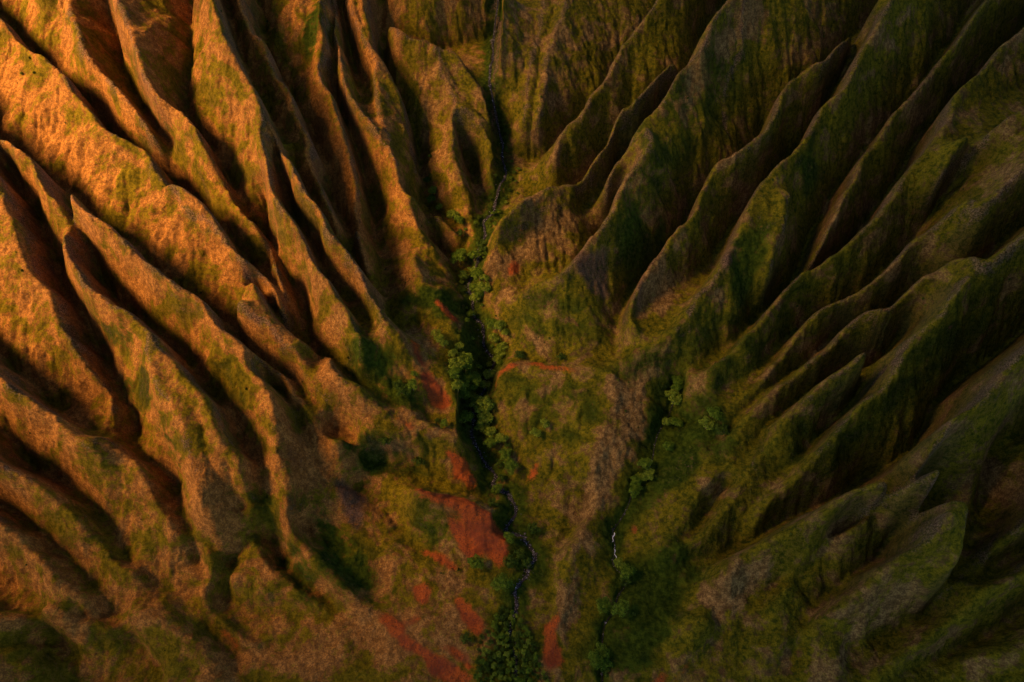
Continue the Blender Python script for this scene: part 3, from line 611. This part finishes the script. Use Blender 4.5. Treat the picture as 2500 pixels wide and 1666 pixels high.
for pts, lab in (([(1411,1226),(1408,1236),(1407,1246)], 'upper thin white thread of water dropping down the side stream'), ([(1411,1262),(1413,1272),(1415,1284)], 'lower thin white waterfall dropping beside the round pale knoll')):
    Q = [hit(*p) for p in pts]; Pw = np.array([(q[0], q[1], q[2] + .5) for q in Q if q])
    if len(Pw) > 1:
        Pw = np.array([Pw[0] + (Pw[-1] - Pw[0]) * t + (.5 * math.sin(t * 9), 0, 0) for t in np.linspace(0, 1, 9)]); Pw[:, 2] = ground(Pw[:, 0], Pw[:, 1]) + .55
        tag(ribbon('waterfall', Pw, .6, M_FOAM, 4), lab, 'waterfall')

# ------------------------------------------------------------------ trees
def leaf_cloud(r, blobs, n, size):
    V, Fc = [], []; W = [b[3] ** 3 for b in blobs]
    for _ in range(n):
        cx, cy, cz, R = r.choices(blobs, W)[0]
        d = np.array([r.gauss(0, 1) for _ in range(3)]); d /= np.linalg.norm(d); rad = R * r.uniform(.45, 1.0) ** .5
        if d[2] < -.35: continue
        c = np.array((cx, cy, cz)) + d * rad * np.array((1, 1, .72)) * (1 + .18 * math.sin(5 * d[0] + 3 * d[1] + cx))
        nrm = d + np.array([r.gauss(0, .55) for _ in range(3)]); nrm /= np.linalg.norm(nrm)
        a = np.cross(nrm, (r.uniform(-1, 1), r.uniform(-1, 1), r.uniform(-1, 1))); a /= np.linalg.norm(a) + 1e-9; b_ = np.cross(nrm, a)
        s = size * r.uniform(.6, 1.35); k = len(V)
        for u, v in ((-1, -.2), (-.2, -.8), (1, -.1), (.2, .9)): V.append(tuple(c + (a * u + b_ * v) * s * .5 + nrm * s * r.uniform(-.12, .12)))
        Fc.append((k, k + 1, k + 2, k + 3))
    return V, Fc
def limb(V, Fc, a, b, r0, r1, n=6, bend=0.0):
    a = np.array(a, float); b = np.array(b, float); ax = b - a; ax /= np.linalg.norm(ax); u = np.cross(ax, (.3, .9, .1)); u /= np.linalg.norm(u); v = np.cross(ax, u); prev = None
    for k in range(5):
        t = k / 4; c = a + (b - a) * t + u * bend * math.sin(t * math.pi); r_ = r0 + (r1 - r0) * t; ring = []
        for q in range(n):
            an = 2 * math.pi * q / n; ring.append(len(V)); V.append(tuple(c + (u * math.cos(an) + v * math.sin(an)) * r_))
        if prev:
            for q in range(n): Fc.append((prev[q], prev[(q + 1) % n], ring[(q + 1) % n], ring[q]))
        prev = ring
def tree_proto(seed, R, hgt, nblob, nleaf, leaf, mat, lean=0.0):
    """spreading valley tree: a tapered trunk with limbs, and a crown of leaf clumps"""
    r = random.Random(seed); root = bpy.data.objects.new('tree', None); C.objects.link(root)
    blobs = []
    for k in range(nblob):
        a = k * 2.4 + r.uniform(-.4, .4); d = R * math.sqrt((k + .3) / nblob) * r.uniform(.6, .85); s = R * r.uniform(.28, .46)
        blobs.append((d * math.cos(a) + lean * hgt, d * math.sin(a), hgt - s * .6 - (d / R) ** 2 * hgt * .28 + r.uniform(-.6, .6), s))
    V, Fc = [], []; fork = (lean * hgt * .5, 0, hgt * .42); limb(V, Fc, (0, 0, -1.5), fork, R * .075, R * .05, 8, .2)
    for b in blobs: limb(V, Fc, fork, (b[0], b[1], b[2] - .1 * b[3]), R * .04, R * .012, 5, r.uniform(-.5, .5))
    mesh_obj('trunk', V, Fc, M_BARK, root, True)
    V, Fc = leaf_cloud(r, blobs, nleaf, leaf); mesh_obj('crown', V, Fc, mat, root)
    root.hide_render = False
    return root
def copy_tree(src, loc, rz, sc, label, group, cat='tree'):
    o = src.copy(); C.objects.link(o); o.location = loc; o.rotation_euler = (0, 0, rz); o.scale = (sc, sc, sc * random.uniform(.9, 1.1))
    for ch in list(src.children):
        c = ch.copy(); C.objects.link(c); c.parent = o
    return tag(o, label, cat, group)
random.seed(3)
PROTO = [tree_proto(1, 5.0, 7.5, 11, 2600, .62, M_LEAF), tree_proto(2, 5.0, 6.6, 8, 2000, .62, M_LEAFB, .08), tree_proto(3, 5.0, 8.4, 14, 3000, .6, M_LEAF, -.05),
         tree_proto(4, 5.0, 6.2, 9, 2000, .66, M_LEAFD), tree_proto(5, 5.0, 7.0, 7, 1500, .62, M_LEAFB)]
ORD = ['uppermost', 'second', 'third', 'fourth', 'fifth', 'sixth', 'seventh', 'eighth', 'ninth', 'tenth', 'eleventh', 'twelfth', 'thirteenth', 'fourteenth', 'fifteenth', 'sixteenth', 'seventeenth', 'eighteenth', 'nineteenth', 'twentieth']
TREES = []
#TREES
def z5(*l): return [(753 + .3602 * a, 502 + .3602 * b, c * .3602, k) for a, b, c, k in l]
def z8(*l): return [(753 + .3602 * a, 1003 + .3602 * b, c * .3602, k) for a, b, c, k in l]
def z2(*l): return [(753 + .3602 * a, .3602 * b, c * .3602, k) for a, b, c, k in l]
def z6(*l): return [(1506 + .3602 * a, 502 + .3602 * b, c * .3602, k) for a, b, c, k in l]
CLUSTERS = [
 ('in the gully left of the brown spur', z2((655,1005,22,3),(635,1160,35,3),(670,1235,48,1),(665,1290,42,0),(715,1340,38,1),(800,1395,62,1),(842,1425,42,0),(850,1500,40,3))),
 ('at the foot of the brown spur', z5((985,180,55,3),(990,225,48,3),(935,262,50,0),(845,285,72,0),(870,380,52,3))),
 ('right of the upper stream', z5((940,365,55,1),(970,390,70,0),(1000,400,45,1),(935,460,48,0),(1000,465,66,1),(975,500,50,0),(950,530,58,1))),
 ('under the tan hillside', z5((915,620,38,0),(1055,690,62,0),(1100,705,66,1),(1135,745,46,1),(1070,785,62,1),(1128,835,55,1),(1110,875,62,1),(1088,912,52,1),(1220,880,45,3),(1488,895,38,3))),
 ('between red scar and stream', z5((697,745,50,1),(718,785,55,1),(745,815,44,1),(843,830,46,1),(802,880,54,1),(858,888,42,1))),
 ('in the left bank grove', z5((830,950,78,1),(880,965,84,2),(815,1005,62,0),(890,1030,64,0),(940,1040,62,0),(830,1085,66,1),(868,1080,60,1),(925,1092,52,0),(862,1140,56,0),(925,1150,56,1),(880,1205,40,3),(882,1285,62,0),(885,1335,40,3))),
 ('beside the round green hill', z5((1030,1003,60,1),(1010,1072,54,1),(945,1190,64,1),(1005,1205,82,1),(985,1245,66,1),(1010,1290,76,1),(995,1350,64,1),(1045,1375,58,1),(1105,1410,60,1),(1040,1450,54,0),(1150,1455,34,3))),
 ('in the hollow left of the scar', z5((553,1003,34,0),(455,1075,52,3),(475,1110,50,3),(505,1105,54,3),(545,1090,56,0),(700,1295,26,3),(745,1322,38,0),(375,1432,56,3))),
 ('on the open green slope', z5((1382,1318,48,1),(1330,1378,50,1))),
 ('above the big red patch', z8((1130,120,62,0),(1100,180,44,3),(1170,205,66,0),(1110,270,40,3),(1080,347,46,0),(1050,425,44,3),(590,170,54,3))),
 ('beside the lower stream bend', z8((1310,590,54,3),(1160,650,48,0),(1225,755,54,3),(1160,800,62,3),(1265,815,50,3),(950,808,72,0),(1112,940,78,0),(880,1290,48,3))),
 ('below the black ravines', z6((130,1050,56,0),(130,1085,56,0),(110,1165,84,1),(72,1305,52,1),(125,1315,48,0),(365,1262,66,0),(320,1330,70,1),(412,1352,66,3),(75,1465,42,0))),
 ('along the side stream', z8((2015,190,56,0),(2035,255,62,1),(1990,268,56,1),(1958,292,60,0),(1962,335,52,0),(1945,362,56,0),(2170,75,44,0))),
 ('below the thin waterfall', z8((1860,820,58,1),(1905,870,64,0),(1890,920,54,3),(1745,1080,62,0),(1775,1082,56,0),(1860,1112,72,0),(1740,1372,62,0),(1702,1432,62,0),(1755,1450,70,0),(1770,1488,46,3))),
]
LOOK = {0: 'leafy green', 1: 'pale spreading', 2: 'broad dense', 3: 'dark green'}
def place(px, py, dpx, kind, label, group, k=1.6):
    q = hit(px, py + dpx * .18)
    if not q: return
    d = math.dist((q[0], q[1], q[2]), (0, 0, CAM_H)); R = dpx * .5 * d / F / (np.linalg.norm(ray(px, py)))
    p = {0: random.choice((0, 2)), 1: random.choice((1, 4)), 2: 2, 3: 3}[kind]
    copy_tree(PROTO[p], (q[0], q[1], q[2] - .3), random.uniform(0, 6.28), R / 5.0 * k, label, group)
for where, L in CLUSTERS:
    L = sorted(L, key=lambda t: t[1])
    for k, (px, py, dp, kind) in enumerate(L):
        place(px, py, dp, kind, f'{LOOK[kind]} tree, {ORD[k]} from top of those {where}' if k else f'{LOOK[kind]} tree, uppermost of those {where}', 'trees ' + where)
rb = random.Random(77); CL = [p for p in C1 if 300 < p[1] < 620]
for k in range(75):
    p = CL[rb.randrange(len(CL))]; x, y = p[0] + rb.choice((-1, 1)) * (4 + abs(rb.gauss(0, 7))), p[1] + rb.gauss(0, 2); z = float(ground(np.float64(x), np.float64(y)))
    if z > p[2] + 14: continue
    copy_tree(PROTO[rb.choice((0, 3, 1, 2))], (x, y, z - .3), rb.uniform(0, 6.28), rb.uniform(.28, .6), 'small bushy tree filling a gap in the green belt along the main stream', 'small trees of the stream belt')
# the packed little wood at the foot of the picture
WOOD = [(1150,1395),(1180,1400),(1200,1430),(1222,1470),(1236,1520),(1262,1568),(1262,1600),(1085,1600),(1092,1560),(1098,1500),(1110,1455),(1130,1440)]
WP = np.array(WOOD, float); taken = []; tries = 0
while len(taken) < 150 and tries < 20000:
    tries += 1; x, y = random.uniform(1085, 1262), random.uniform(1395, 1600)
    if inpoly(WP, np.array([x]), np.array([y]))[0] and all((x - a) ** 2 + (y - b) ** 2 > 10.2 ** 2 for a, b in taken): taken.append((x, y))
for x, y in taken:
    place(x, y, random.uniform(11, 19), random.choice((0, 3, 3, 1)), 'small round crowned tree packed among others in the dark wood at the valley mouth', 'trees of the packed dark wood', .95)
for p in PROTO:
    for ch in list(p.children): bpy.data.objects.remove(ch)
    bpy.data.objects.remove(p)

# ------------------------------------------------------------------ low shrubs dotted over the slopes
def shrubs(n=15000):
    r = np.random.default_rng(4); V, Fc = [], []
    X = r.uniform(-560, 560, n * 5); Y = r.uniform(60, 980, n * 5)
    j = ((X - X0) / SF).astype(int); i = ((Y - Y0) / SF).astype(int)
    pr = .10 + .55 * MG[i, j] + .35 * np.clip((WETF[i, j] - 2) / 4, 0, 1) + 1.6 * np.clip(fbm(X, Y, 45, 3, 55), -.3, .5)
    pr *= (1 - MR[i, j]) * np.clip(.5 + X / 450, .2, 1); keep = r.random(n * 5) < np.clip(pr, 0, 1) * .35
    X, Y = X[keep][:n], Y[keep][:n]; Z = ground(X, Y); rr = random.Random(9); V = np.zeros((len(X) * 6 * 4, 3)); c = 0
    for x, y, z in zip(X, Y, Z):
        s = min(2.4, .55 * math.exp(rr.gauss(.3, .45)))
        for q in range(6):
            a = rr.uniform(0, 6.28); t = rr.uniform(-.5, .8); nx_, ny_, nz_ = math.cos(a), math.sin(a), t
            cx, cy, cz = x + nx_ * s * .4, y + ny_ * s * .4, z + s * (.3 + .4 * t)
            ux, uy = -ny_, nx_; h = s * .55
            V[c] = (cx - ux * h, cy - uy * h, cz - h * .5); V[c + 1] = (cx + ux * h, cy + uy * h, cz - h * .35)
            V[c + 2] = (cx + ux * h * .7 - nx_ * h * .6, cy + uy * h * .7 - ny_ * h * .6, cz + h * .8); V[c + 3] = (cx - ux * h * .6 - nx_ * h * .7, cy - uy * h * .6 - ny_ * h * .7, cz + h * .7)
            c += 4
    V = V[:c]; Fc = [(k, k + 1, k + 2, k + 3) for k in range(0, c, 4)]
    tag(mesh_obj('low_shrubs', V, Fc, M_SHRUB), 'dark green low shrubs dotted over the grassy slopes', 'shrubs', kind='stuff')
shrubs()

# ------------------------------------------------------------------ unseen cloud puffs, added to dim the sun on right, near and gorge slopes
def shade_clouds():
    r = random.Random(21); V, Fc = [], []
    import bmesh
    bm = bmesh.new(); bmesh.ops.create_icosphere(bm, subdivisions=3, radius=1); BV = np.array([v.co[:] for v in bm.verts]); BF = [[v.index for v in f.verts] for f in bm.faces]; bm.free()
    ZC = 1050.0
    sx, sy = sdir.x / sdir.z * (ZC - 90), sdir.y / sdir.z * (ZC - 90)
    def cover(x, y):
        c = (.62 if y > 380 and 60 < x < 420 else 1.0) * min(1, max(0, (x + 190 + .10 * (y - 350)) / 300))           # the right half
        c = max(c, 1.0 * min(1, max(0, ((320 if x < -60 else 275) - y) / 120)))       # the near edge
        if x > 80: c = max(c, 1 - max(0, y - 150) / 900)
        c = max(c, min(1, 1.25 * math.exp(-((x + 20) ** 2 / 190 ** 2 + (y - 860) ** 2 / 300 ** 2))))
        return c
    for gx_, gy_, second in [(a, b, q) for a in range(-700, 900, 62) for b in range(-250, 1200, 62) for q in (0, 1)]:
        for _ in (0,):
            x, y = gx_ + r.uniform(-30, 30) + 31 * second, gy_ + r.uniform(-30, 30) + 31 * second
            if r.random() > (cover(x, y) if not second else (cover(x, y) - .8) * 4.5): continue
            R = r.uniform(40, 56); c = np.array((x + sx, y + sy, ZC + r.uniform(-25, 25))); P = BV.copy(); ph = r.uniform(0, 9)
            P *= (1 + .14 * np.sin(4 * P[:, :1] + ph) * np.cos(3.3 * P[:, 1:2] + ph) + .07 * np.sin(9 * P[:, 2:3] + 7 * P[:, :1] + ph)); b = len(V)
            V += [tuple(c + p * R * np.array((1, 1, .6))) for p in P]; Fc += [[q + b for q in f] for f in BF]
    for gx_ in range(-700, 1250, 80):                 # second unseen deck, added to cut skylight over the right wall and near edge
        for gy_ in range(-800, 800, 80):
            x, y = gx_ + r.uniform(-30, 30), gy_ + r.uniform(-30, 30)
            dens = max(min(1, (x - 40 - .25 * (y - 100)) / 380), min(.9, (0 - y) / 220))
            if r.random() > dens: continue
            R = r.uniform(48, 66); c = np.array((x, y, ZC - 60 + r.uniform(-20, 20))); P = BV.copy(); ph = r.uniform(0, 9)
            P *= (1 + .14 * np.sin(4 * P[:, :1] + ph) * np.cos(3.3 * P[:, 1:2] + ph) + .07 * np.sin(9 * P[:, 2:3] + 7 * P[:, :1] + ph)); b = len(V)
            V += [tuple(c + p * R * np.array((1, 1, .6))) for p in P]; Fc += [[q + b for q in f] for f in BF]
    m = simple('shade_cloud', (.20, .20, .21), (.30, .29, .29), .02)
    o = mesh_obj('shade_clouds', V, Fc, m, smooth=True); o['kind'] = 'structure'
shade_clouds()
